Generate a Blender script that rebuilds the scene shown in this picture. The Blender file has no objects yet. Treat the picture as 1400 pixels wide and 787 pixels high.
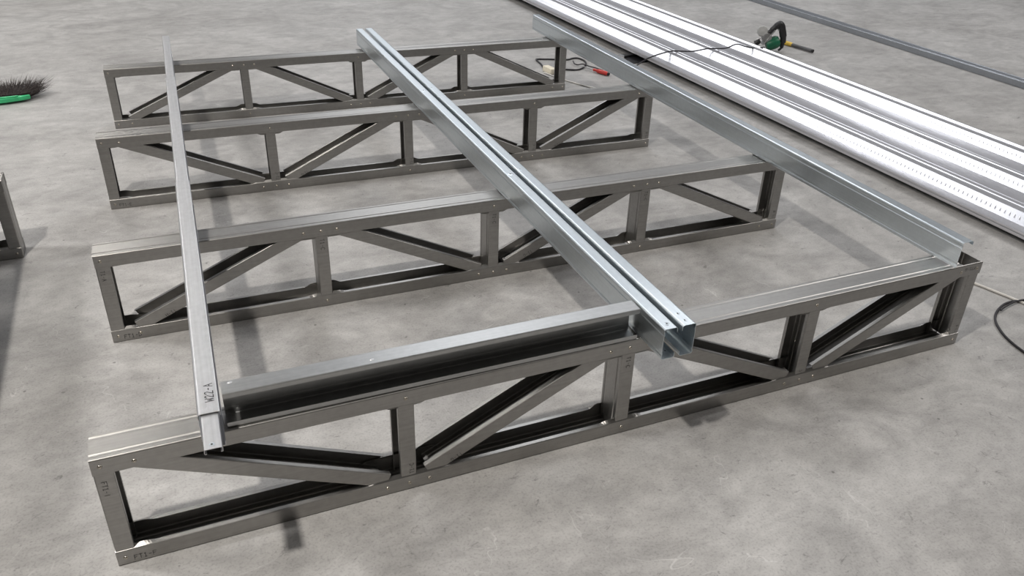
import bpy, bmesh, math, random
from mathutils import Vector, Matrix, noise
random.seed(7)
scene = bpy.context.scene
COL = scene.collection
R = math.radians

# ------------------------------------------------------------------ camera
F_PX = 1137.5
RIGHT = Vector((0.921, -0.389, 0.027)); FWD = Vector((0.350, 0.793, -0.499))
FWD.normalize(); RIGHT = (RIGHT - FWD * RIGHT.dot(FWD)).normalized(); UP = RIGHT.cross(FWD)
CAM = Vector((0, 0, 1.497))
cd = bpy.data.cameras.new('camera'); cam = bpy.data.objects.new('camera', cd); COL.objects.link(cam)
cd.sensor_width = 36; cd.lens = F_PX / 1400 * 36; cd.clip_start = .02; cd.clip_end = 200
m = Matrix((RIGHT, UP, -FWD)).transposed().to_4x4(); m.translation = CAM
cam.matrix_world = m
scene.camera = cam

# ------------------------------------------------------------------ world: the dim hall around the floor
w = bpy.data.worlds.new('hall'); scene.world = w; w.use_nodes = True
nt = w.node_tree; N = nt.nodes; L = nt.links
bg = N['Background']
tc = N.new('ShaderNodeTexCoord'); sp = N.new('ShaderNodeSeparateXYZ'); L.new(tc.outputs['Generated'], sp.inputs[0])
mr = N.new('ShaderNodeMapRange'); mr.inputs['From Min'].default_value = -1; mr.inputs['From Max'].default_value = 1
L.new(sp.outputs['Y'], mr.inputs['Value'])
rp = N.new('ShaderNodeValToRGB'); e = rp.color_ramp.elements
e[0].position = 0.25; e[0].color = (.15, .14, .125, 1); e[1].position = 0.8; e[1].color = (.74, .74, .78, 1)
L.new(mr.outputs[0], rp.inputs[0]); L.new(rp.outputs[0], bg.inputs['Color'])
bg.inputs['Strength'].default_value = 0.24

# ------------------------------------------------------------------ the hall's ceiling lamps, plus added fill lights
def area_light(loc, power, sx=.35, sy=.35, col=(1, .96, .90)):
    ld = bpy.data.lights.new('ceiling_or_fill_light', 'AREA'); ld.shape = 'RECTANGLE'; ld.size = sx; ld.size_y = sy
    ld.energy = power; ld.color = col
    o = bpy.data.objects.new('ceiling_or_fill_light', ld); COL.objects.link(o); o.location = loc
    return o
area_light((-1.6, .6, 5.1), 235, .20, .20, (1, .95, .88))
area_light((-4.3, 4.3, 5.1), 290, 1.0, 1.0, (1, .98, .96))
area_light((-1.5, 8.2, 5.1), 55, .6, .6)
area_light((-1.5, 12.6, 5.1), 125, .8, .8)
area_light((3.35, 11.5, 5.3), 290, 2.1, 13, (.95, .97, 1))
area_light((6.8, 7.8, 5.3), 55, 1.6, 1.8, (.97, .98, 1))  # extra light added to brighten the nearest truss's top at the right
area_light((9.0, 4.0, 6.5), 150, 3, 3, (.98, .99, 1))  # added soft fill for the floor at the far right
area_light((7.5, .3, 6.5), 240, 3, 3, (1, .96, .92))  # added soft fill for the near right side of the floor

vs = scene.view_settings
vs.view_transform = 'Standard'; vs.look = 'None'; vs.exposure = 0.0; vs.gamma = 1; vs.use_curve_mapping = False

def at(u, v, z=0.0):
    """floor (or height z) point seen at a pixel of the 1400x787 frame"""
    d = RIGHT * ((u - 700) / F_PX) - UP * ((v - 393.5) / F_PX) + FWD
    return CAM + d * ((z - CAM.z) / d.z)

# ------------------------------------------------------------------ materials
def new_mat(name):
    mt = bpy.data.materials.new(name); mt.use_nodes = True
    return mt, mt.node_tree.nodes, mt.node_tree.links, mt.node_tree.nodes['Principled BSDF']

def simple(name, col, rough=.5, metal=0.0, var=.12, scale=40):
    mt, n, l, b = new_mat(name)
    t = n.new('ShaderNodeTexCoord'); no = n.new('ShaderNodeTexNoise'); no.inputs['Scale'].default_value = scale
    no.inputs['Detail'].default_value = 4
    l.new(t.outputs['Object'], no.inputs['Vector'])
    rr = n.new('ShaderNodeValToRGB')
    rr.color_ramp.elements[0].position = .3; rr.color_ramp.elements[1].position = .7
    rr.color_ramp.elements[0].color = tuple(c * (1 - var) for c in col) + (1,)
    rr.color_ramp.elements[1].color = tuple(min(1, c * (1 + var)) for c in col) + (1,)
    l.new(no.outputs['Fac'], rr.inputs[0]); l.new(rr.outputs[0], b.inputs['Base Color'])
    b.inputs['Roughness'].default_value = rough; b.inputs['Metallic'].default_value = metal
    return mt

def galv(name, col, rough, metal=1.0, streak=(1.5, 60, 60), var=.10, bump=.0, spangle=.45, rv=.18):
    """galvanised sheet: faint spangle plus rolling streaks along the length (object X)"""
    mt, n, l, b = new_mat(name)
    t = n.new('ShaderNodeTexCoord')
    mp = n.new('ShaderNodeMapping'); mp.inputs['Scale'].default_value = streak
    l.new(t.outputs['Object'], mp.inputs['Vector'])
    a = n.new('ShaderNodeTexNoise'); a.inputs['Scale'].default_value = 3; a.inputs['Detail'].default_value = 5
    l.new(mp.outputs[0], a.inputs['Vector'])
    c = n.new('ShaderNodeTexNoise'); c.inputs['Scale'].default_value = 55; c.inputs['Detail'].default_value = 3
    l.new(t.outputs['Object'], c.inputs['Vector'])
    mx = n.new('ShaderNodeMix'); mx.data_type = 'FLOAT'; mx.inputs[0].default_value = spangle
    l.new(a.outputs['Fac'], mx.inputs[2]); l.new(c.outputs['Fac'], mx.inputs[3])
    rr = n.new('ShaderNodeValToRGB'); rr.color_ramp.elements[0].position = .33; rr.color_ramp.elements[1].position = .67
    rr.color_ramp.elements[0].color = tuple(x * (1 - var) for x in col) + (1,)
    rr.color_ramp.elements[1].color = tuple(min(1, x * (1 + var)) for x in col) + (1,)
    l.new(mx.outputs[0], rr.inputs[0]); l.new(rr.outputs[0], b.inputs['Base Color'])
    m2 = n.new('ShaderNodeMapRange'); m2.inputs['To Min'].default_value = rough * (1 - rv); m2.inputs['To Max'].default_value = rough * (1 + rv)
    l.new(mx.outputs[0], m2.inputs['Value']); l.new(m2.outputs[0], b.inputs['Roughness'])
    b.inputs['Metallic'].default_value = metal
    if bump:
        bp = n.new('ShaderNodeBump'); bp.inputs['Strength'].default_value = bump; bp.inputs['Distance'].default_value = .002
        l.new(a.outputs['Fac'], bp.inputs['Height']); l.new(bp.outputs[0], b.inputs['Normal'])
    return mt

M_TRUSS = galv('truss_galvanised_steel', (.355, .347, .335), .40, 1.0)
M_BEAM = galv("beam_galvanised_steel", (.66, .715, .75), .31, .96, var=.06, rv=.05)
M_PALE = galv('pale_galvanised_steel', (.62, .625, .64), .42, .9)
M_DULL = galv('dull_galvanised_steel', (.42, .425, .425), .38, .95)
M_RAIL = galv('rail_galvanised_steel', (.36, .38, .41), .38, .9)
M_SCREW = simple('screw_zinc', (.50, .46, .40), .3, 1.0)
M_INK = simple('black_marker_ink', (.03, .03, .035), .6)
M_HOLE_SHADE = simple('recess_shade', (.02, .02, .02), .7)
M_BLACK = simple('black_plastic', (.018, .018, .02), .42)
M_RUBBER = simple('black_cable_rubber', (.02, .018, .022), .55)
M_WHITE = simple('white_cable_pvc', (.72, .70, .66), .45)
M_CREAM = simple('cream_plastic', (.80, .74, .60), .45)
M_RED = simple('red_plastic', (.62, .05, .04), .35)
M_GREEN = simple('green_plastic', (.05, .48, .20), .4)
M_DGREEN = simple('dark_green_plastic', (.008, .13, .065), .42)
M_YEL = simple('yellow_plastic', (.72, .48, .06), .45)
M_GREY = simple('cast_aluminium', (.42, .42, .42), .38, .8)
M_GUARD = simple('guard_grey_enamel', (.40, .40, .39), .5)
M_GRIP = simple('grey_rubber_grip', (.10, .10, .105), .6)
M_BRISTLE = simple('dark_bristle', (.035, .025, .022), .7, var=.5, scale=90)
M_WOOD = simple('batten_wood', (.06, .045, .035), .8)

def floor_material():
    mt, n, l, b = new_mat('power_floated_concrete')
    t = n.new('ShaderNodeTexCoord')
    def nz(scale, detail=6, rough=.6, sc=(1, 1, 1), rot=0, dist=0):
        mp = n.new('ShaderNodeMapping'); mp.inputs['Scale'].default_value = sc; mp.inputs['Rotation'].default_value = (0, 0, rot)
        l.new(t.outputs['Object'], mp.inputs[0])
        q = n.new('ShaderNodeTexNoise'); q.inputs['Scale'].default_value = scale; q.inputs['Detail'].default_value = detail
        q.inputs['Roughness'].default_value = rough; q.inputs['Distortion'].default_value = dist
        l.new(mp.outputs[0], q.inputs['Vector']); return q.outputs['Fac']
    def ramp(src, p0, c0, p1, c1):
        r = n.new('ShaderNodeValToRGB'); r.color_ramp.elements[0].position = p0; r.color_ramp.elements[1].position = p1
        r.color_ramp.elements[0].color = c0; r.color_ramp.elements[1].color = c1
        l.new(src, r.inputs[0]); return r.outputs[0]
    def mix(kind, f, a, c):
        q = n.new('ShaderNodeMix'); q.data_type = 'RGBA'; q.blend_type = kind; q.inputs[0].default_value = f
        l.new(a, q.inputs[6]); l.new(c, q.inputs[7]); return q.outputs[2]
    g = lambda v: (v, v, v, 1)
    base = ramp(nz(1.1, 8, .62, dist=.6), .30, (.345, .335, .325, 1), .70, (.455, .446, .437, 1))
    base = mix('MULTIPLY', .8, base, ramp(nz(3.2, 7, .65, (1, 1.35, 1), .3, 1.0), .38, g(.74), .62, g(1.05)))
    base = mix('MULTIPLY', .7, base, ramp(nz(13, 6, .7, (1, 1.4, 1), -.2), .35, g(.78), .60, g(1.05)))
    base = mix('MULTIPLY', .85, base, ramp(nz(24, 5, .75, (1, 1.3, 1), .6, .8), .30, g(.50), .39, g(1)))   # dark scuffs
    base = mix('MULTIPLY', .6, base, ramp(nz(160, 2, .5), .30, g(.70), .50, g(1.03)))
    # sparse dark pits
    vo = n.new('ShaderNodeTexVoronoi'); vo.inputs['Scale'].default_value = 9; l.new(t.outputs['Object'], vo.inputs['Vector'])
    base = mix('MULTIPLY', .8, base, ramp(vo.outputs['Distance'], .028, g(.35), .045, g(1)))
    # thin pale scratches
    for rot, s in ((.5, 2.0), (-.9, 1.6)):
        sc = nz(s, 3, .5, (1, 1, 1), rot, 2.4)
        ab = n.new('ShaderNodeMath'); ab.operation = 'SUBTRACT'; ab.inputs[1].default_value = .5; l.new(sc, ab.inputs[0])
        a2 = n.new('ShaderNodeMath'); a2.operation = 'ABSOLUTE'; l.new(ab.outputs[0], a2.inputs[0])
        msk = ramp(nz(2.3 + s, 3), .55, g(0), .66, g(1))
        ln = ramp(a2.outputs[0], .0008, g(.13), .0022, g(0))
        base = mix('ADD', 1, base, mix('MULTIPLY', 1, ln, msk))
    l.new(base, b.inputs['Base Color'])
    rr = n.new('ShaderNodeMapRange'); rr.inputs['To Min'].default_value = .42; rr.inputs['To Max'].default_value = .72
    l.new(nz(4, 6), rr.inputs['Value']); l.new(rr.outputs[0], b.inputs['Roughness'])
    bp = n.new('ShaderNodeBump'); bp.inputs['Strength'].default_value = .12; bp.inputs['Distance'].default_value = .003
    l.new(nz(30, 6, .7), bp.inputs['Height']); l.new(bp.outputs[0], b.inputs['Normal'])
    return mt

# ------------------------------------------------------------------ helpers
def link(name, me, mat, parent=None, smooth=False):
    o = bpy.data.objects.new(name, me); COL.objects.link(o)
    if mat and not me.materials: me.materials.append(mat)
    if parent: o.parent = parent
    if smooth:
        for q in me.polygons: q.use_smooth = True
    return o

def tag(o, label, cat, group=None, kind=None):
    o['label'] = label; o['category'] = cat
    if group: o['group'] = group
    if kind: o['kind'] = kind
    return o

def thing(name, label, cat, loc=(0, 0, 0), rz=0, group=None):
    o = bpy.data.objects.new(name, None); COL.objects.link(o); o.empty_display_size = .1
    o.location = loc; o.rotation_euler = (0, 0, rz)
    return tag(o, label, cat, group)

def smooth_angle(me, deg=40):
    for q in me.polygons: q.use_smooth = True
    try: me.set_sharp_from_angle(angle=R(deg))
    except Exception: pass

def center_line(W, F, lip, phi=0.0, rad=.003, ribs=True, rl=.002):
    """lipped-channel centre line in (y,z): web along y at z=0, flanges down to -F. phi 0 lip folded in, 1 lip flat"""
    a = phi * math.pi / 2
    lv = (math.cos(a) * lip, -math.sin(a) * lip)
    corner = []
    for j in range(4):
        th = j / 3; s = rl * (1 - 2 * th)
        ar = (rl - rl * math.sin(th * math.pi / 2), -F + rl - rl * math.cos(th * math.pi / 2))
        st = (math.cos(a) * s, -F - math.sin(a) * s) if s > 0 else (0, -F - s)
        f = min(1, phi * 2)
        corner.append((ar[0] * (1 - f) + st[0] * f, ar[1] * (1 - f) + st[1] * f))
    pts = [(lv[0], -F + lv[1])] + corner
    for k in range(6):
        t = math.pi - k * math.pi / 10
        pts.append((rad + rad * math.cos(t), -rad + rad * math.sin(t)))
    if ribs:
        for c in (.17 * W, .83 * W):
            for d, h in ((-.0055, 0), (-.0025, -.0014), (.0025, -.0014), (.0055, 0)):
                pts.append((c + d, h))
    for k in range(6):
        t = math.pi / 2 - k * math.pi / 10
        pts.append((W - rad + rad * math.cos(t), -rad + rad * math.sin(t)))
    pts += [(W - y, z) for y, z in reversed(corner)] + [(W - lv[0], -F + lv[1])]
    return pts

def offset(pts, d):
    out = []
    n = len(pts)
    for i, (y, z) in enumerate(pts):
        def nrm(a, b):
            dy, dz = b[0] - a[0], b[1] - a[1]; q = math.hypot(dy, dz) or 1; return (-dz / q, dy / q)
        ns = []
        if i > 0: ns.append(nrm(pts[i - 1], pts[i]))
        if i < n - 1: ns.append(nrm(pts[i], pts[i + 1]))
        ny = sum(q[0] for q in ns); nz_ = sum(q[1] for q in ns); q = math.hypot(ny, nz_) or 1
        ny /= q; nz_ /= q
        c = max(.5, ny * ns[0][0] + nz_ * ns[0][1])
        out.append((y + ny * d / c, z + nz_ * d / c))
    return out

def channel(stations, W, F, lip=.012, t=.0012, M=Matrix(), noweb=None, ribs=True, rad=.003, noflange=None, rl=.002):
    """stations: list of (x, phi). Returns a mesh of one folded sheet-steel channel."""
    bm = bmesh.new(); rows = []
    for x, phi in stations:
        cl = center_line(W, F, lip, phi, rad, ribs, rl)
        o_, i_ = offset(cl, t / 2), offset(cl, -t / 2)
        rows.append(([bm.verts.new(M @ Vector((x, y, z))) for y, z in o_], [bm.verts.new(M @ Vector((x, y, z))) for y, z in i_]))
    n = len(rows[0][0])
    for a in range(len(rows) - 1):
        (o0, i0), (o1, i1) = rows[a], rows[a + 1]
        xm = (stations[a][0] + stations[a + 1][0]) / 2
        for k in range(n - 1):
            if noweb and xm > noweb and 10 <= k <= n - 12: continue
            if noflange and xm < noflange and k < 9: continue
            bm.faces.new((o0[k], o0[k + 1], o1[k + 1], o1[k]))
            bm.faces.new((i0[k], i1[k], i1[k + 1], i0[k + 1]))
        if not (noflange and xm < noflange): bm.faces.new((o0[0], o1[0], i1[0], i0[0]))
        bm.faces.new((o0[-1], i0[-1], i1[-1], o1[-1]))
    for r in (rows[0], rows[-1]):
        for k in range(n - 1): 
            if noweb and r is rows[-1] and 10 <= k <= n - 12: continue
            if noflange and r is rows[0] and k < 9: continue
            bm.faces.new((r[0][k], r[0][k + 1], r[1][k + 1], r[1][k]))
    bmesh.ops.recalc_face_normals(bm, faces=bm.faces)
    me = bpy.data.meshes.new('channel'); bm.to_mesh(me); bm.free()
    return me

def tube_mesh(pts, r, seg=8, caps=True, smooth_n=0):
    pts = [Vector(p) for p in pts]
    if smooth_n:                                   # Catmull-Rom
        q = [pts[0] * 2 - pts[1]] + pts + [pts[-1] * 2 - pts[-2]]; out = []
        for i in range(1, len(q) - 2):
            for s in range(smooth_n):
                u = s / smooth_n
                out.append(.5 * ((2 * q[i]) + (q[i + 1] - q[i - 1]) * u + (2 * q[i - 1] - 5 * q[i] + 4 * q[i + 1] - q[i + 2]) * u * u
                                 + (3 * q[i] - q[i - 1] - 3 * q[i + 1] + q[i + 2]) * u ** 3))
        out.append(pts[-1]); pts = out
    rs = r if isinstance(r, (list, tuple)) else [r] * len(pts)
    bm = bmesh.new(); prev = None; rings = []
    up = Vector((0, 0, 1))
    for i, p in enumerate(pts):
        d = (pts[min(i + 1, len(pts) - 1)] - pts[max(i - 1, 0)]).normalized()
        if abs(d.dot(up)) > .98: up = Vector((0, 1, 0))
        a = d.cross(up).normalized(); b = a.cross(d)
        rings.append([bm.verts.new(p + (a * math.cos(2 * math.pi * k / seg) + b * math.sin(2 * math.pi * k / seg)) * rs[i]) for k in range(seg)])
        up = b
    for a, b in zip(rings, rings[1:]):
        for k in range(seg): bm.faces.new((a[k], a[(k + 1) % seg], b[(k + 1) % seg], b[k]))
    bm.faces.new(rings[0]); bm.faces.new(rings[-1])
    bmesh.ops.recalc_face_normals(bm, faces=bm.faces)
    me = bpy.data.meshes.new('tube'); bm.to_mesh(me); bm.free(); smooth_angle(me, 50)
    return me

def prism(outline, h0, h1, M=Matrix(), bevel=.0):
    bm = bmesh.new()
    a = [bm.verts.new(M @ Vector((x, y, h0))) for x, y in outline]; b = [bm.verts.new(M @ Vector((x, y, h1))) for x, y in outline]
    bm.faces.new(a[::-1]); bm.faces.new(b); n = len(a)
    for k in range(n): bm.faces.new((a[k], a[(k + 1) % n], b[(k + 1) % n], b[k]))
    bmesh.ops.recalc_face_normals(bm, faces=bm.faces)
    if bevel:
        bmesh.ops.bevel(bm, geom=bm.edges[:], offset=bevel, segments=3, profile=.6, affect='EDGES')
    me = bpy.data.meshes.new('prism'); bm.to_mesh(me); bm.free(); smooth_angle(me, 35)
    return me

def lathe(profile, seg=20, M=Matrix()):
    """profile (r, h) about local Z"""
    bm = bmesh.new(); rings = []
    for r, h in profile:
        rings.append([bm.verts.new(M @ Vector((r * math.cos(2 * math.pi * k / seg), r * math.sin(2 * math.pi * k / seg), h))) for k in range(seg)])
    for a, b in zip(rings, rings[1:]):
        for k in range(seg): bm.faces.new((a[k], a[(k + 1) % seg], b[(k + 1) % seg], b[k]))
    bm.faces.new(rings[0]); bm.faces.new(rings[-1])
    bmesh.ops.recalc_face_normals(bm, faces=bm.faces)
    me = bpy.data.meshes.new('lathe'); bm.to_mesh(me); bm.free(); smooth_angle(me, 40)
    return me

def frame(origin, ex, ey, ez):
    mm = Matrix((Vector(ex), Vector(ey), Vector(ez))).transposed().to_4x4(); mm.translation = Vector(origin); return mm

# hand-lettered marks as flat strokes
GLYPH = {
 'F': [[(0, 0), (0, 1)], [(0, 1), (.6, 1)], [(0, .52), (.45, .52)]],
 'T': [[(.3, 0), (.3, 1)], [(0, 1), (.6, 1)]],
 '1': [[(.3, 0), (.3, 1), (.12, .8)], [(.1, 0), (.5, 0)]],
 '-': [[(.12, .5), (.48, .5)]],
 'C': [[(.58, .85), (.4, 1), (.15, .95), (0, .7), (0, .3), (.15, .05), (.4, 0), (.58, .15)]],
 'H': [[(0, 0), (0, 1)], [(.55, 0), (.55, 1)], [(0, .5), (.55, .5)]],
 'A': [[(0, 0), (.3, 1), (.6, 0)], [(.12, .38), (.48, .38)]],
 'D': [[(0, 0), (0, 1), (.35, .95), (.55, .7), (.55, .3), (.35, .05), (0, 0)]],
 'G': [[(.58, .85), (.4, 1), (.15, .95), (0, .7), (0, .3), (.15, .05), (.4, 0), (.58, .15), (.58, .45), (.35, .45)]],
 'E': [[(.55, 0), (0, 0), (0, 1), (.55, 1)], [(0, .52), (.45, .52)]],
 'I': [[(.3, 0), (.3, 1)]],
 'B': [[(0, 0), (0, 1), (.4, .95), (.5, .75), (.35, .55), (0, .52)], [(.35, .52), (.58, .3), (.4, .03), (0, 0)]],
 'W': [[(0, 1), (.12, 0), (.32, .7), (.52, 0), (.64, 1)]],
 '2': [[(.02, .8), (.2, 1), (.45, .95), (.5, .7), (.02, 0), (.58, 0)]],
}
def marking(text, org, ex, ey, h, parent, stroke=.09):
    """text starts at org, advances along ex, letters stand along ey; lies just off the surface"""
    h *= .80
    ex = Vector(ex).normalized(); ey = Vector(ey).normalized(); en = ex.cross(ey); org = Vector(org) + en * .0009
    bm = bmesh.new(); x = 0; wd = h * stroke
    for ch in text:
        for line in GLYPH[ch]:
            for (a, b), (c, d) in zip(line, line[1:]):
                p = Vector((x + a * h, b * h)); q = Vector((x + c * h, d * h)); dr = (q - p).normalized(); nn = Vector((-dr.y, dr.x)) * wd / 2
                p -= dr * wd * .4; q += dr * wd * .4
                low = [bm.verts.new(org + ex * s.x + ey * s.y) for s in (p - nn, q - nn, q + nn, p + nn)]
                bm.faces.new(low)
        x += h * .82
    me = bpy.data.meshes.new('ink'); bm.to_mesh(me); bm.free()
    o = link('marking', me, M_INK, parent); o['label'] = 'small dark hand-written mark ' + text
    return o

def screw_template():
    return lathe([(.0006, .0042), (.0030, .0038), (.0052, .0024), (.0060, .0008), (.0062, 0), (.0058, -.0002), (.0002, -.0002)], 14)
SCREW = screw_template(); SCREW.materials.append(M_SCREW)
def screw(parent, p, normal=(0, -1, 0), s=1.0):
    o = bpy.data.objects.new('screw', SCREW); COL.objects.link(o); o.parent = parent
    o.location = p; o.rotation_euler = Vector(normal).to_track_quat('Z', 'Y').to_euler(); o.scale = (s * .8,) * 3
    return o

# ------------------------------------------------------------------ floor
bm = bmesh.new()
bmesh.ops.create_grid(bm, x_segments=40, y_segments=40, size=30)
me = bpy.data.meshes.new('floor'); bm.to_mesh(me); bm.free()
fl = link('floor', me, floor_material()); fl.location = (2, 14, 0); fl['kind'] = 'structure'

# ------------------------------------------------------------------ floor trusses
LT, H, D, FL = 2.5525, .3086, .089, .041
NODES = (0.0205, .6775, 1.285, 1.9025, LT - .0205)
def chord_stations(nodes3, nodes1, ends=True):
    """lips folded flat around the joints"""
    iv = [(-.01, .06), (LT - .06, LT + .01)] + [(c - .085, c + .085) for c in nodes3] + [(c - .035, c + .035) for c in nodes1]
    iv.sort(); st = []
    pts = [0, LT]
    for a, b in iv:
        for k in range(6): pts += [a - .03 * k / 5, b + .03 * k / 5]
    for x in sorted(set(round(q, 4) for q in pts if 0 <= q <= LT)):
        ph = 0
        for a, b in iv:
            amp = .3 if (a < 0 or b > LT) else .6
            if a <= x <= b: v = 1
            else:
                d = (a - x if x < a else x - b) / .03; v = max(0, 1 - d); v = v * v * (3 - 2 * v)
            ph = max(ph, v * amp)
        st.append((x, ph))
    return st

def truss(i, loc, rz, first_down, webs, label, notch=False, group='floor trusses under the long beams', end_label=None):
    t = thing('floor_truss', label, 'truss', loc, rz, group)
    # which nodes carry the two diagonals on the top / on the bottom chord
    top_big = [NODES[2]] if first_down else [NODES[1], NODES[3]]
    bot_big = [NODES[1], NODES[3]] if first_down else [NODES[2]]
    top_small = [n for n in NODES[1:4] if n not in top_big]; bot_small = [n for n in NODES[1:4] if n not in bot_big]
    st = chord_stations(top_big, top_small)
    if notch: st = sorted(st + [(LT - .082, 0.0), (LT - .0815, 0.0)])
    me = channel(st, D, FL, M=Matrix.Translation((0, 0, H - .0006)), noweb=LT - .0818 if notch else None)
    link('top_chord', me, M_TRUSS, t)
    Mb = frame((0, 0, .0008), (1, 0, 0), (0, 1, 0), (0, 0, -1))
    link('bottom_chord', channel(chord_stations(bot_big, bot_small), D, FL, M=Mb), M_TRUSS, t)
    # uprights: webs[k] tells the side on which the web stands
    for k, n in enumerate(NODES):
        wl = webs[k] == 'L'
        x = n - .0195 if wl else n + .0195
        Mu = frame((x, .0022, 0), (0, 0, 1), (0, 1, 0), (-1 if wl else 1, 0, 0))
        me = channel([(.004, 0), (H - (.003), 0)], D - .0044, FL - .002, M=Mu)
        link('upright', me, M_TRUSS, t)
    # diagonals, open side up
    down = first_down; dz0, dz1 = .044, .2835
    for k in range(4):
        a, b = NODES[k], NODES[k + 1]
        xa = a + (.0635 if k == 0 else .0525); xb = b - (.0635 if k == 3 else .0565)
        pa, pb = (Vector((xa, 0, dz1)), Vector((xb, 0, dz0))) if down else (Vector((xa, 0, dz0)), Vector((xb, 0, dz1)))
        d = (pb - pa).normalized(); nn = Vector((-d.z, 0, d.x))
        if nn.z < 0: nn = -nn
        org = pa - nn * .0195; org.y = .0030
        Md = frame(org, d, (0, 1, 0), -nn)
        ln = (pb - pa).length
        me = channel([(-.003, 0), (ln + .003, 0)], D - .006, FL - .002, M=Md)
        link('diagonal_brace', me, M_TRUSS, t)
        down = not down
    # screws on the visible face
    def sc(x, z): screw(t, (x, -.0002, z))
    down = first_down
    sc(.018, .288); sc(LT - .018, .288); sc(.018, .021); sc(LT - .018, .021)
    for n in NODES[1:4]:
        sc(n, .285); sc(n, .0215)
    for k in range(4):
        xa = NODES[k] + (.0635 if k == 0 else .0525); xb = NODES[k + 1] - (.0635 if k == 3 else .0565)
        sc(xa, .2845 if down else .0215); sc(xb, .0215 if down else .2845)
        down = not down
    return t

F0 = -.0003
X, Z = (1, 0, 0), (0, 0, 1); nX, nZ = (-1, 0, 0), (0, 0, -1)
t1 = truss(1, (-.2663, 1.5312, 0), 0, True, 'LRLRR', 'long galvanised steel floor truss nearest the camera, with the short channel lying on it', notch=True)
t2 = truss(2, (-.2688, 2.4936, 0), -.0122, False, 'LLLLR', 'galvanised steel floor truss second from the camera, its top left end shining white')
t3 = truss(3, (-.2678, 3.5613, 0), -.0291, True, 'LRRRR', 'galvanised steel floor truss third from the camera, between the farthest and the second')
t4 = truss(4, (-.2397, 4.6140, 0), -.0351, False, 'LRRRR', 'galvanised steel floor truss farthest from the camera, beside the black looped cable')

yc, yu, yd = -.0006, .0016, .0024          # front faces of chord, upright, diagonal
# truss 1
marking('FT1-I', (.012, yu, .245), nZ, X, .013, t1)
marking('FT1-F', (.035, yc, .010), X, Z, .015, t1)
marking('T1-C', (.690, yu, .050), Z, nX, .013, t1)
marking('T1-G', (.815, yd, .077), (-.88, 0, -.45), (.45, 0, -.88), .013, t1)
marking('T1-C', (1.280, yu, .255), nZ, X, .014, t1)
marking('FT1-G', (LT - .030, yc, .297), nX, nZ, .013, t1)
marking('T1-B', (LT - .012, yu, .050), Z, nX, .011, t1)
marking('C', (1.905, yu, .052), Z, nX, .012, t1)
# truss 2
marking('T1-A', (.012, yu, .255), nZ, X, .014, t2)
marking('FT1-D', (.035, yc, .010), X, Z, .016, t2)
marking('T1-H', (.195, yd, .086), (-.91, 0, -.42), (.42, 0, -.91), .014, t2)
marking('T1-C', (.672, yu, .255), nZ, X, .016, t2)
marking('T1-C', (1.280, yu, .255), nZ, X, .015, t2)
marking('T1-G', (1.435, yd, .086), (-.91, 0, -.42), (.42, 0, -.91), .014, t2)
marking('T1-C', (1.897, yu, .255), nZ, X, .015, t2)
marking('T1-B', (LT - .012, yu, .050), Z, nX, .013, t2)
# truss 3
marking('FT1-E', (.035, yc, .010), X, Z, .015, t3)
marking('T1-C', (.690, yu, .050), Z, nX, .014, t3)
marking('T1-G', (.815, yd, .077), (-.88, 0, -.45), (.45, 0, -.88), .013, t3)
marking('T1-C', (1.298, yu, .050), Z, nX, .014, t3)
marking('T1-C', (1.915, yu, .050), Z, nX, .013, t3)
marking('T1-G', (2.045, yd, .077), (-.88, 0, -.45), (.45, 0, -.88), .012, t3)
marking('T1-B', (LT - .012, yu, .050), Z, nX, .012, t3)

# ------------------------------------------------------------------ long beams lying on the trusses (length = local X)
TOP = H + .0006
def straight(L0, n=1): return [(0, 0), (L0, 0)]
# middle beam: two channels facing each other
LM = 3.312
mb = thing('boxed_beam', 'long bright double-channel steel beam lying across the middle of the trusses, open end towards the camera', 'steel beam', (1.043, 1.425, TOP), R(90) - .0118)
# local +Y points to world -X ; web of the first channel faces world -X
link('steel_channel', channel(straight(LM), .089, .0375, .014, rad=.005, rl=.005, M=frame((0, 0, .0006), (1, 0, 0), (0, 0, 1), (0, 1, 0))), M_BEAM, mb)
link('steel_channel', channel(straight(LM), .0895, .0385, .014, rad=.005, rl=.006, M=frame((0, -.0905, .0006), (1, 0, 0), (0, 0, 1), (0, -1, 0))), M_BEAM, mb)
def dimple(parent, p, r=.004):
    """small pressed screw recess: a black disc as painted shade, with a shallow bright rim"""
    o = link('screw_recess', lathe([(r * .5, .0006), (r * 1.0, .0009), (r * 1.7, .0003), (r * 1.9, .0)], 12), M_BEAM, parent); o.location = p
    q = link('hole_shade', lathe([(r * .55, 0), (r * .55, .0010), (.0003, .0010)], 12), M_HOLE_SHADE, o)  # black disc paints the shade inside the recess
    return o
zt = .0903
for x, y in ((.022, -.018), (.022, -.070), (.055, -.070)): dimple(mb, (x, y, zt))
for x in (1.05, 2.08): dimple(mb, (x, -.018, zt), .006); dimple(mb, (x + .03, -.066, zt), .004)
for x in (.030,): dimple(mb, (x, -.030, .0016))

# right beam: one channel, open side away
LR = 3.29
rb = thing('channel_beam', 'single steel channel lying along the right ends of the trusses, its flat web facing left', 'steel beam', (2.156, 1.522, TOP), R(90) - .0155)
link('web_and_flanges', channel([(0, 0), (.09, 0), (LR, 0)], .0895, .041, .012, noflange=.09, rad=.005, rl=.004, M=frame((0, 0, .0006), (1, 0, 0), (0, 0, 1), (0, 1, 0))), M_BEAM, rb)
dimple(rb, (LR - .05, -.018, zt + .0004))

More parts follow.
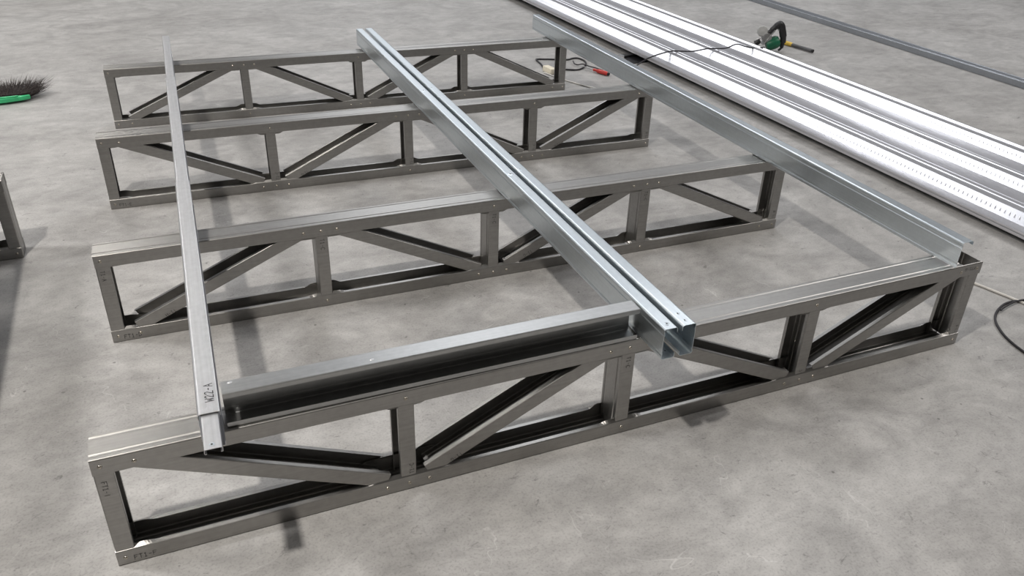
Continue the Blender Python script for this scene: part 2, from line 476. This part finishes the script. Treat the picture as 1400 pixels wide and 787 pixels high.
# left beam: telescoped lengths of channel
lb = thing('telescoped_beam', 'pale narrow steel beam of overlapping lengths lying along the left ends of the trusses', 'steel beam', (-.0445, 1.372, TOP), R(90) - .0305)
def box_channel(x0, x1, width, height, yoff, name):
    w_ = channel([(x0, 0), (x1, 0)], height, width, .010, M=frame((0, yoff, .0006), (1, 0, 0), (0, 0, 1), (0, 1, 0)), rad=.006)
    return link(name, w_, M_PALE, lb)
link('inner_channel', channel([(0, 0), (.9, 0)], .0345, .011, .004, M=frame((0, -.0390, .0872), (1, 0, 0), (0, 1, 0), (0, 0, 1)), ribs=False), M_PALE, lb)
box_channel(.112, 1.400, .0445, .0905, .0015, 'outer_channel')
box_channel(1.385, 2.680, .0405, .0885, -.0005, 'outer_channel')
box_channel(2.665, 3.500, .0355, .0865, -.0028, 'outer_channel')
def bump(parent, p, sx, sy, sz, mat):
    bm = bmesh.new(); bmesh.ops.create_uvsphere(bm, u_segments=16, v_segments=8, radius=1)
    for v in bm.verts: v.co = Vector((v.co.x * sx, v.co.y * sy, max(v.co.z, -.2) * sz))
    me = bpy.data.meshes.new('b'); bm.to_mesh(me); bm.free()
    o = link('pressed_dimple', me, mat, parent, True); o.location = p; return o
bump(lb, (.128, -.022, .0900), .010, .010, .0022, M_PALE)
bump(lb, (1.398, -.022, .0902), .008, .010, .0022, M_PALE)
bump(lb, (2.672, -.020, .0882), .008, .010, .0022, M_PALE)
bump(lb, (1.392, .0012, .083), .014, .002, .006, M_PALE)
bump(lb, (2.672, -.0005, .083), .014, .002, .006, M_PALE)
dimple(lb, (.014, -.020, .0873), .004)
marking('W22-A', (.150, -.034, .0912), (1, 0, 0), (0, 1, 0), .021, lb, .13)

# short channel lying along the nearest truss, open towards the camera
sb = thing('short_channel', 'short open-fronted steel channel lying on the nearest truss between left and middle beams', 'steel channel', (.012, 1.5385, TOP), -.0080)
SL = 1.024
me = channel(straight(SL), .0890, .049, .012, M=frame((0, .050, .0006), (1, 0, 0), (0, 0, 1), (0, 1, 0)))
link('web_and_flanges', me, M_DULL, sb)
bump(sb, (.33, .018, .0898), .006, .004, .0015, M_PALE)
bump(sb, (.02, .040, .0898), .006, .004, .0015, M_PALE)

# ------------------------------------------------------------------ another rack of the same kind, mostly outside the frame on the left
t5 = truss(5, (-.5690 - LT, 3.2150, 0), 0.0, False, 'LRRRR', 'dark floor truss cut off by the left edge of the photo', group=None)
if 'group' in t5: del t5['group']
t6 = truss(6, (-.640 - LT, 2.20, 0), 0.0, True, 'LRRRR', 'unseen floor truss of the next rack, added for its shadow, outside the left edge of the photo', group=None)  # unseen, added so its shadow reaches the left edge
ob = thing('boxed_beam', 'unseen double-channel steel beam added for its shadow, lying on the trusses outside the left edge of the photo', 'steel beam', (-.86, 1.25, TOP), R(90))  # unseen beam, added to cast shade on the floor at left
link('steel_channel', channel([(0, 0), (2.1, 0)], .089, .041, .012, M=frame((0, 0, .0006), (1, 0, 0), (0, 0, 1), (0, 1, 0))), M_BEAM, ob)
link('steel_channel', channel([(0, 0), (2.1, 0)], .089, .041, .012, M=frame((0, -.0905, .0006), (1, 0, 0), (0, 0, 1), (0, -1, 0))), M_BEAM, ob)

# ------------------------------------------------------------------ profiled decking sheets
def M_DECKf():
    mt = galv("bright_decking_zinc", (.72, .72, .75), .28, .86, (14, .5, 14), .02, spangle=0.0, rv=.012)
    return mt
M_DECK = M_DECKf()
def deck_mesh(y0, y1, h=.035):
    # (x, z) cross section, three raised ribs with sloping sides
    prof = [(0, .012), (.002, .0), (.012, .0), (.016, .004), (.030, .004), (.034, 0), (.085, 0)]
    for k in range(3):
        a = .085 + .325 * k
        prof += [(a, 0), (a + .048, h), (a + .052, h + .0006), (a + .092, h + .0006), (a + .096, h + .0035), (a + .101, h + .0035), (a + .105, h), (a + .150, 0)]
        if k < 2: prof += [(a + .205, 0), (a + .209, -.002), (a + .217, -.002), (a + .221, 0)]
    prof += [(.905, 0), (.912, .004), (.920, .004), (.924, 0), (.936, .010), (.944, .010), (.950, .002)]
    pp = [prof[0]]
    for q in prof[1:]:
        if q != pp[-1]: pp.append(q)
    bm = bmesh.new(); t = .0010
    ys = [y0 + (y1 - y0) * k / 6 for k in range(7)]
    up = [[bm.verts.new((x, y, z + t)) for x, z in pp] for y in ys]; dn = [[bm.verts.new((x, y, z)) for x, z in pp] for y in ys]
    for a in range(len(ys) - 1):
        for k in range(len(pp) - 1):
            bm.faces.new((up[a][k], up[a][k + 1], up[a + 1][k + 1], up[a + 1][k]))
            bm.faces.new((dn[a][k], dn[a + 1][k], dn[a + 1][k + 1], dn[a][k + 1]))
        bm.faces.new((up[a][0], up[a + 1][0], dn[a + 1][0], dn[a][0])); bm.faces.new((up[a][-1], dn[a][-1], dn[a + 1][-1], up[a + 1][-1]))
    for r in (0, -1):
        for k in range(len(pp) - 1): bm.faces.new((up[r][k], up[r][k + 1], dn[r][k + 1], dn[r][k]))
    bmesh.ops.recalc_face_normals(bm, faces=bm.faces)
    me = bpy.data.meshes.new('deck'); bm.to_mesh(me); bm.free(); return me
def embossing(parent, y0, y1):
    """pressed ticks on the sloping sides, one mesh per sheet side"""
    for k in range(3):
        a = .085 + .325 * k; bm = bmesh.new(); s = Vector((.048, 0, .035)).normalized(); nn = Vector((-s.z, 0, s.x))
        y = y0
        while y < y1:
            c = Vector((a + .024, y, .0175 + .001)); hx = s * .011; hy = Vector((0, .004, 0)) ; sk = Vector((0, .006, 0))
            lo = [bm.verts.new(c - hx - hy - sk), bm.verts.new(c - hx + hy - sk), bm.verts.new(c + hx + hy + sk), bm.verts.new(c + hx - hy + sk)]
            tp = bm.verts.new(c + nn * .0009)
            for i in range(4): bm.faces.new((lo[i], lo[(i + 1) % 4], tp))
            y += .024
        bmesh.ops.recalc_face_normals(bm, faces=bm.faces)
        me = bpy.data.meshes.new('ticks'); bm.to_mesh(me); bm.free(); link('embossed_web', me, M_DECK, parent)
deck = deck_mesh(0, 11.0)
DX, DY = 3.222, -1.2
DROT = math.atan2(.010, 1.0)            # direction of the stack in plan
slope = .0060
for k in range(3):
    nm = ['topmost bright ribbed steel decking sheet of the low stack right of the trusses', 'middle ribbed steel decking sheet of the low stack, just under the topmost one',
          'lowest ribbed steel decking sheet of the low stack, nearest the floor'][k]
    o = thing('decking_sheet', nm, 'decking sheet', (DX + (.0, .001, -.001)[k], DY, .018 - .0055 * k), 0, 'ribbed decking sheets in the stack')
    o.rotation_euler = (slope, 0, .0215)
    dm = link('ribbed_sheet', deck, M_DECK, o)
    if k == 0: embossing(o, 2.5, 9.5)
o = thing('decking_sheet', 'unseen ribbed steel decking sheet added for its shadow, lying over the next rack outside the left edge of the photo', 'decking sheet', (-1.60, 1.2, TOP + .094))  # unseen sheet, added to widen the shadow at the left edge
link('ribbed_sheet', deck_mesh(0, 2.0), M_DECK, o)
for q, (yy, hh) in enumerate(((-.9, .006), (9.4, .062))):
    o = link('batten', prism([(-.02, 0), (1.0, 0), (1.0, .06), (-.02, .06)], 0, hh), M_WOOD); o.location = (DX + .02 - .0215 * (yy - DY), yy, 0)
    tag(o, ('thin' if q == 0 else 'thick') + ' dark wooden batten under the ' + ('near' if q == 0 else 'far') + ' end of the decking stack', 'batten')

# ------------------------------------------------------------------ long rail on the floor, top right
ra = thing('floor_rail', 'dark grey steel channel lying alone on the floor in the top right corner', 'steel channel', (5.185, 1.5, .0), R(90) - .010)
link('web_and_flanges', channel(straight(9.0), .085, .041, .011, M=frame((0, -.085, .0415), (1, 0, 0), (0, 1, 0), (0, 0, 1))), M_RAIL, ra)

# ------------------------------------------------------------------ broom at the left edge
br = thing('broom', 'broom with green plastic head and dark bristles lying at the left edge', 'broom', (-.87, 5.22, 0), .12)
out = [(-.13, -.016), (.08, -.018), (.16, -.008), (.205, .010), (.20, .020), (.10, .022), (-.13, .022)]
hd = link('broom_head', prism(out, .012, .036, bevel=.005), M_GREEN, br)
lg = link('head_ridge', prism([(-.12, -.012), (.13, -.012), (.15, .0), (-.12, .004)], .036, .043, bevel=.002), M_GREEN, br)
hs = link('handle_socket', lathe([(.016, 0), (.017, .05), (.014, .09)], 16, Matrix.Translation((-.03, -.01, .04)) @ Matrix.Rotation(R(105), 4, 'X')), M_GREEN, br)
hb = link('handle', tube_mesh([(-.03, -.08, .045), (-.35, -1.0, .016)], .012, 12), M_GREEN, br)
bm = bmesh.new()
for k in range(1500):
    u = random.random(); x0 = -.13 + .32 * u; y0 = random.uniform(.012, .026); z0 = random.uniform(.014, .046)
    fan = max(0, (u - .60) / .40)
    ang = R(90) - fan ** 1.3 * R(52) + random.gauss(0, .13); ln = random.uniform(.11, .165) * (1 + .12 * math.sin(x0 * 55)) * (1 + .25 * fan)
    c = random.gauss(0, .012)
    a = Vector((x0, y0, z0)); d = Vector((math.cos(ang), math.sin(ang), 0))
    b = a + d * ln * .6 + Vector((c, 0, random.uniform(.0, .035))); e_ = a + d * ln + Vector((c * 2.2, 0, random.uniform(-.005, .075)))
    b.z = max(.004, b.z); e_.z = max(.003, e_.z)
    s = Vector((-d.y, d.x, 0)) * .0013; h_ = Vector((0, 0, .0013))
    r0 = [bm.verts.new(q) for q in (a - s, a + s, a + h_)]; r1 = [bm.verts.new(q) for q in (b - s, b + s, b + h_)]; tp = bm.verts.new(e_)
    for i in range(3):
        j = (i + 1) % 3; bm.faces.new((r0[i], r0[j], r1[j], r1[i])); bm.faces.new((r1[i], r1[j], tp))
bmesh.ops.recalc_face_normals(bm, faces=bm.faces)
me = bpy.data.meshes.new('bristles'); bm.to_mesh(me); bm.free()
o = link('bristles', me, M_BRISTLE, br); o['kind'] = 'stuff'; o['label'] = 'dark brown bristles fanned out at one end'

# ------------------------------------------------------------------ cables
def cable(name, pts, r, mat, label, cat='cable', parent=None, n=8):
    o = link(name, tube_mesh(pts, r, 8, smooth_n=n), mat, parent)
    if label: tag(o, label, cat)
    return o
def fl_pts(lst, z): return [at(u, v, z) for u, v in lst]
cable('black_cable', fl_pts([(1420, 411), (1400, 411.6), (1385, 411.6), (1371, 417), (1362, 428), (1361.4, 440), (1371, 456), (1385.4, 470), (1400, 481), (1425, 500)], .0045), .0042, M_RUBBER,
      'black cable curving in a loop at the right edge beside the nearest truss')
cable('black_cable', fl_pts([(1425, 408), (1400, 409.5), (1386, 413), (1374, 419.5), (1368, 424)], .0130), .0032, M_RUBBER,
      'second thinner black cable strand lying over the white cable at the right edge')
wp = [(744, 99), (757, 104), (774, 109.8), (785, 113), (800, 117.3), (818, 121.2), (850, 128)]
cable('white_cable', fl_pts(wp, .005), .0045, M_WHITE, 'thin white cable trailing behind the two farthest trusses from the cream box')
cable('white_cable', fl_pts([(1322, 383), (1345, 392), (1370, 402), (1400, 414), (1440, 431)], .0050), .0048, M_WHITE, 'thin white cable running from behind the nearest truss to the right edge')

# power adapter with black lead
pc = at(751, 99, .0); ax = (at(757, 96, 0) - at(744, 90, 0)); ax.z = 0; ax.normalize(); ay = Vector((-ax.y, ax.x, 0))
pa_ = thing('power_adapter', 'cream plastic power box with a black looped lead seen through the farthest truss', 'adapter', pc, math.atan2(ax.y, ax.x))
link('housing', prism([(-.05, -.022), (.055, -.022), (.055, .022), (-.05, .022)], .001, .036, bevel=.004), M_CREAM, pa_)
mi = (Matrix.Translation(pc) @ Matrix.Rotation(math.atan2(ax.y, ax.x), 4, 'Z')).inverted()
lead = [mi @ p for p in fl_pts([(744, 94), (740, 88), (733.5, 82), (736, 80.8), (755, 81), (775, 81.5), (783, 79.6), (791, 79.6), (799, 83), (801, 88), (797, 92.6), (789, 95.3), (775, 95), (762, 94)], .006)]
o = link('lead', tube_mesh(lead, .0055, 8, smooth_n=8), M_RUBBER, pa_); o['label'] = 'black looped lead'
o = link('lead', tube_mesh([mi @ p for p in fl_pts([(783.5, 83.5), (785.5, 87), (790, 88.5), (797, 87.6), (806, 90.5), (815, 93), (824, 96)], .014)], .0040, 8, smooth_n=8), M_RUBBER, pa_); o['label'] = 'short black lead running to the red screwdriver'
# screwdriver
s0, s1 = at(797, 91.5, .012), at(833, 101.5, .014)
sd = thing('screwdriver', 'red-handled screwdriver on the floor beyond the right end of the farthest truss', 'screwdriver', (s0.x, s0.y, 0), math.atan2(s1.y - s0.y, s1.x - s0.x))
ln = (s1 - s0).length
Mx = Matrix.Translation((0, 0, .0145)) @ Matrix.Rotation(R(90), 4, 'Y')
link('shaft', lathe([(.0012, 0), (.0032, .008), (.0034, .02), (.0034, ln * .42)], 10, Mx), M_GREY, sd)
o = link('handle', lathe([(.006, ln * .40), (.010, ln * .43), (.008, ln * .50), (.0135, ln * .60), (.0140, ln * .85), (.011, ln * .96), (.006, ln)], 14, Mx), M_RED, sd)
link('end_cap', lathe([(.0115, ln * .955), (.0115, ln * .985), (.004, ln * 1.01)], 14, Mx), M_BLACK, sd)

# steel offcuts by the sheet edge
p1, p2 = at(852, 79, 0), at(884, 88, 0)
of = thing('steel_offcut', 'short dark steel offcut against the near edge of the decking sheets', 'offcut', (0, 0, 0))
q = [at(853, 79.5), at(874, 77), at(888, 80), at(884, 85.5), at(864, 87.5)]
link('plate', prism([(v.x, v.y) for v in q], .001, .006), M_BLACK, of)
link('folded_edge', prism([(v.x, v.y) for v in (at(853, 79.5), at(874, 77), at(874.4, 77.6), at(853.5, 80.2))], .006, .018), M_BLACK, of)
q = [at(843, 75.5), at(858, 73.5), at(878, 75), at(874, 76.2), at(852, 77.8)]
o = link('pale_offcut', prism([(v.x, v.y) for v in q], .001, .004), M_PALE); tag(o, 'small pale metal strip lying beside the dark offcut', 'offcut')

# ------------------------------------------------------------------ hand-held cutter on the far edge of the sheets
og = at(1052, 70.5, 0)
hx = Vector((RIGHT.x, RIGHT.y, 0)).normalized()
gr = thing('hand_cutter', 'green and black hand-held power cutter standing by the far edge of the decking sheets', 'power tool', (og.x, og.y, 0), math.atan2(hx.y, hx.x))
S = 1 / 186.0
def g(u, v, d=0.0): return Vector(((u - 1052) * S, d, max(.004, (70.5 - v) * S / .87)))
# motor housing: rounded body lying along local x, tilted
Mm = Matrix.Translation(g(1054, 60.5)) @ Matrix.Rotation(R(68), 4, 'Y')
link('motor_housing', lathe([(.018, -.052), (.036, -.048), (.044, -.030), (.046, .0), (.044, .030), (.036, .046), (.020, .052)], 24, Mm), M_DGREEN, gr)
for k in range(4):
    a = R(200 + 28 * k)
    link('vent_rib', tube_mesh([Mm @ Vector((.0455 * math.cos(a), .0455 * math.sin(a), -.02)), Mm @ Vector((.0455 * math.cos(a), .0455 * math.sin(a), .02))], .002, 6), M_DGREEN, gr)
link('handle', tube_mesh([g(1046, 49), g(1050, 45.5), g(1055, 41.0), g(1059, 38.6), g(1062, 40.5), g(1064.5, 46), g(1067, 53), g(1067.8, 60), g(1066.8, 66), g(1063.5, 69)],
     [.016] * 8 + [.020] * 8 + [.023] * 8 + [.025] * 8 + [.026] * 8 + [.026] * 8 + [.022] * 8 + [.014] * 8 + [.008] * 8 + [.006], 12, smooth_n=8), M_BLACK, gr)
link('trigger', tube_mesh([g(1058, 43.5, -.004), g(1061.5, 46.5, -.004)], [.007, .008], 10), M_GREY, gr)
Mg = Matrix.Translation(g(1044.5, 54)) @ Matrix.Rotation(R(-62), 4, 'Y')
link('gear_housing', lathe([(.022, -.052), (.034, -.048), (.036, .0), (.033, .045), (.02, .052)], 20, Mg @ Matrix.Rotation(R(90), 4, 'X') @ Matrix.Scale(.55, 4, (0, 0, 1))), M_GREY, gr)
o = link('base_plate', prism([(-.066, -.035), (.062, -.035), (.062, .035), (-.066, .035)], -.003, .003,
     Matrix.Translation(g(1046.5, 53)) @ Matrix.Rotation(R(-56), 4, 'Y'), .001), M_GREY, gr)
Md_ = Matrix.Translation(g(1037.5, 47, .0)) @ Matrix.Rotation(R(72), 4, 'X')
o = link('blade_guard', lathe([(.004, -.014), (.034, -.012), (.040, -.006), (.040, .006), (.034, .012), (.004, .014)], 9, Md_), M_GUARD, gr)
Mk = Matrix.Translation(g(1033.5, 59.5)) @ Matrix.Rotation(R(50), 4, 'Y')
link('clamp_knob', lathe([(.010, -.022), (.020, -.020), (.022, .0), (.018, .016), (.008, .020)], 14, Mk), M_BLACK, gr)
link('guard_foot', tube_mesh([g(1036, 55), g(1030.5, 58), g(1029.5, 61.5)], [.008, .006, .005], 8), M_GREY, gr)
cp = [at(870.3, 89.5, .016), at(880, 83.2, .040), at(888.6, 78.6, .085), at(903, 73.5, 0.102), at(918, 69.9, 0.103), at(933, 70, 0.103), at(948, 70, 0.103), at(966, 66.7, 0.104), at(980, 66.5, 0.104), at(993.7, 65.5, .088),
      at(1007.4, 60.3, .100), at(1020, 63.8, 0.105), at(1032.6, 66, .085), at(1045, 64.6, .06)]
gi = (Matrix.Translation((og.x, og.y, 0)) @ Matrix.Rotation(math.atan2(hx.y, hx.x), 4, 'Z')).inverted()
o = link('power_cord', tube_mesh([gi @ q for q in cp], .0048, 8, smooth_n=8), M_RUBBER, gr); o['label'] = 'black cord trailing over the sheets'

a0, a1 = at(1066, 56.5, .013), at(1112, 70.5, .013)
ht = thing('hand_tool', 'slim rod-shaped tool with yellow collar and grey grip lying behind the green cutter', 'hand tool', (a0.x, a0.y, 0), math.atan2(a1.y - a0.y, a1.x - a0.x))
ln = (a1 - a0).length
Mx = Matrix.Translation((0, 0, .0155)) @ Matrix.Rotation(R(90), 4, 'Y')
link('collar', lathe([(.010, 0), (.015, .006), (.0155, ln * .34), (.012, ln * .38)], 16, Mx), M_YEL, ht)
link('grip', lathe([(.0115, ln * .36), (.0125, ln * .42), (.0115, ln * .70), (.0130, ln * .93), (.010, ln * .965)], 16, Mx), M_GRIP, ht)
link('end_cap', lathe([(.0125, ln * .955), (.0125, ln * .99), (.006, ln)], 16, Mx), M_BLACK, ht)
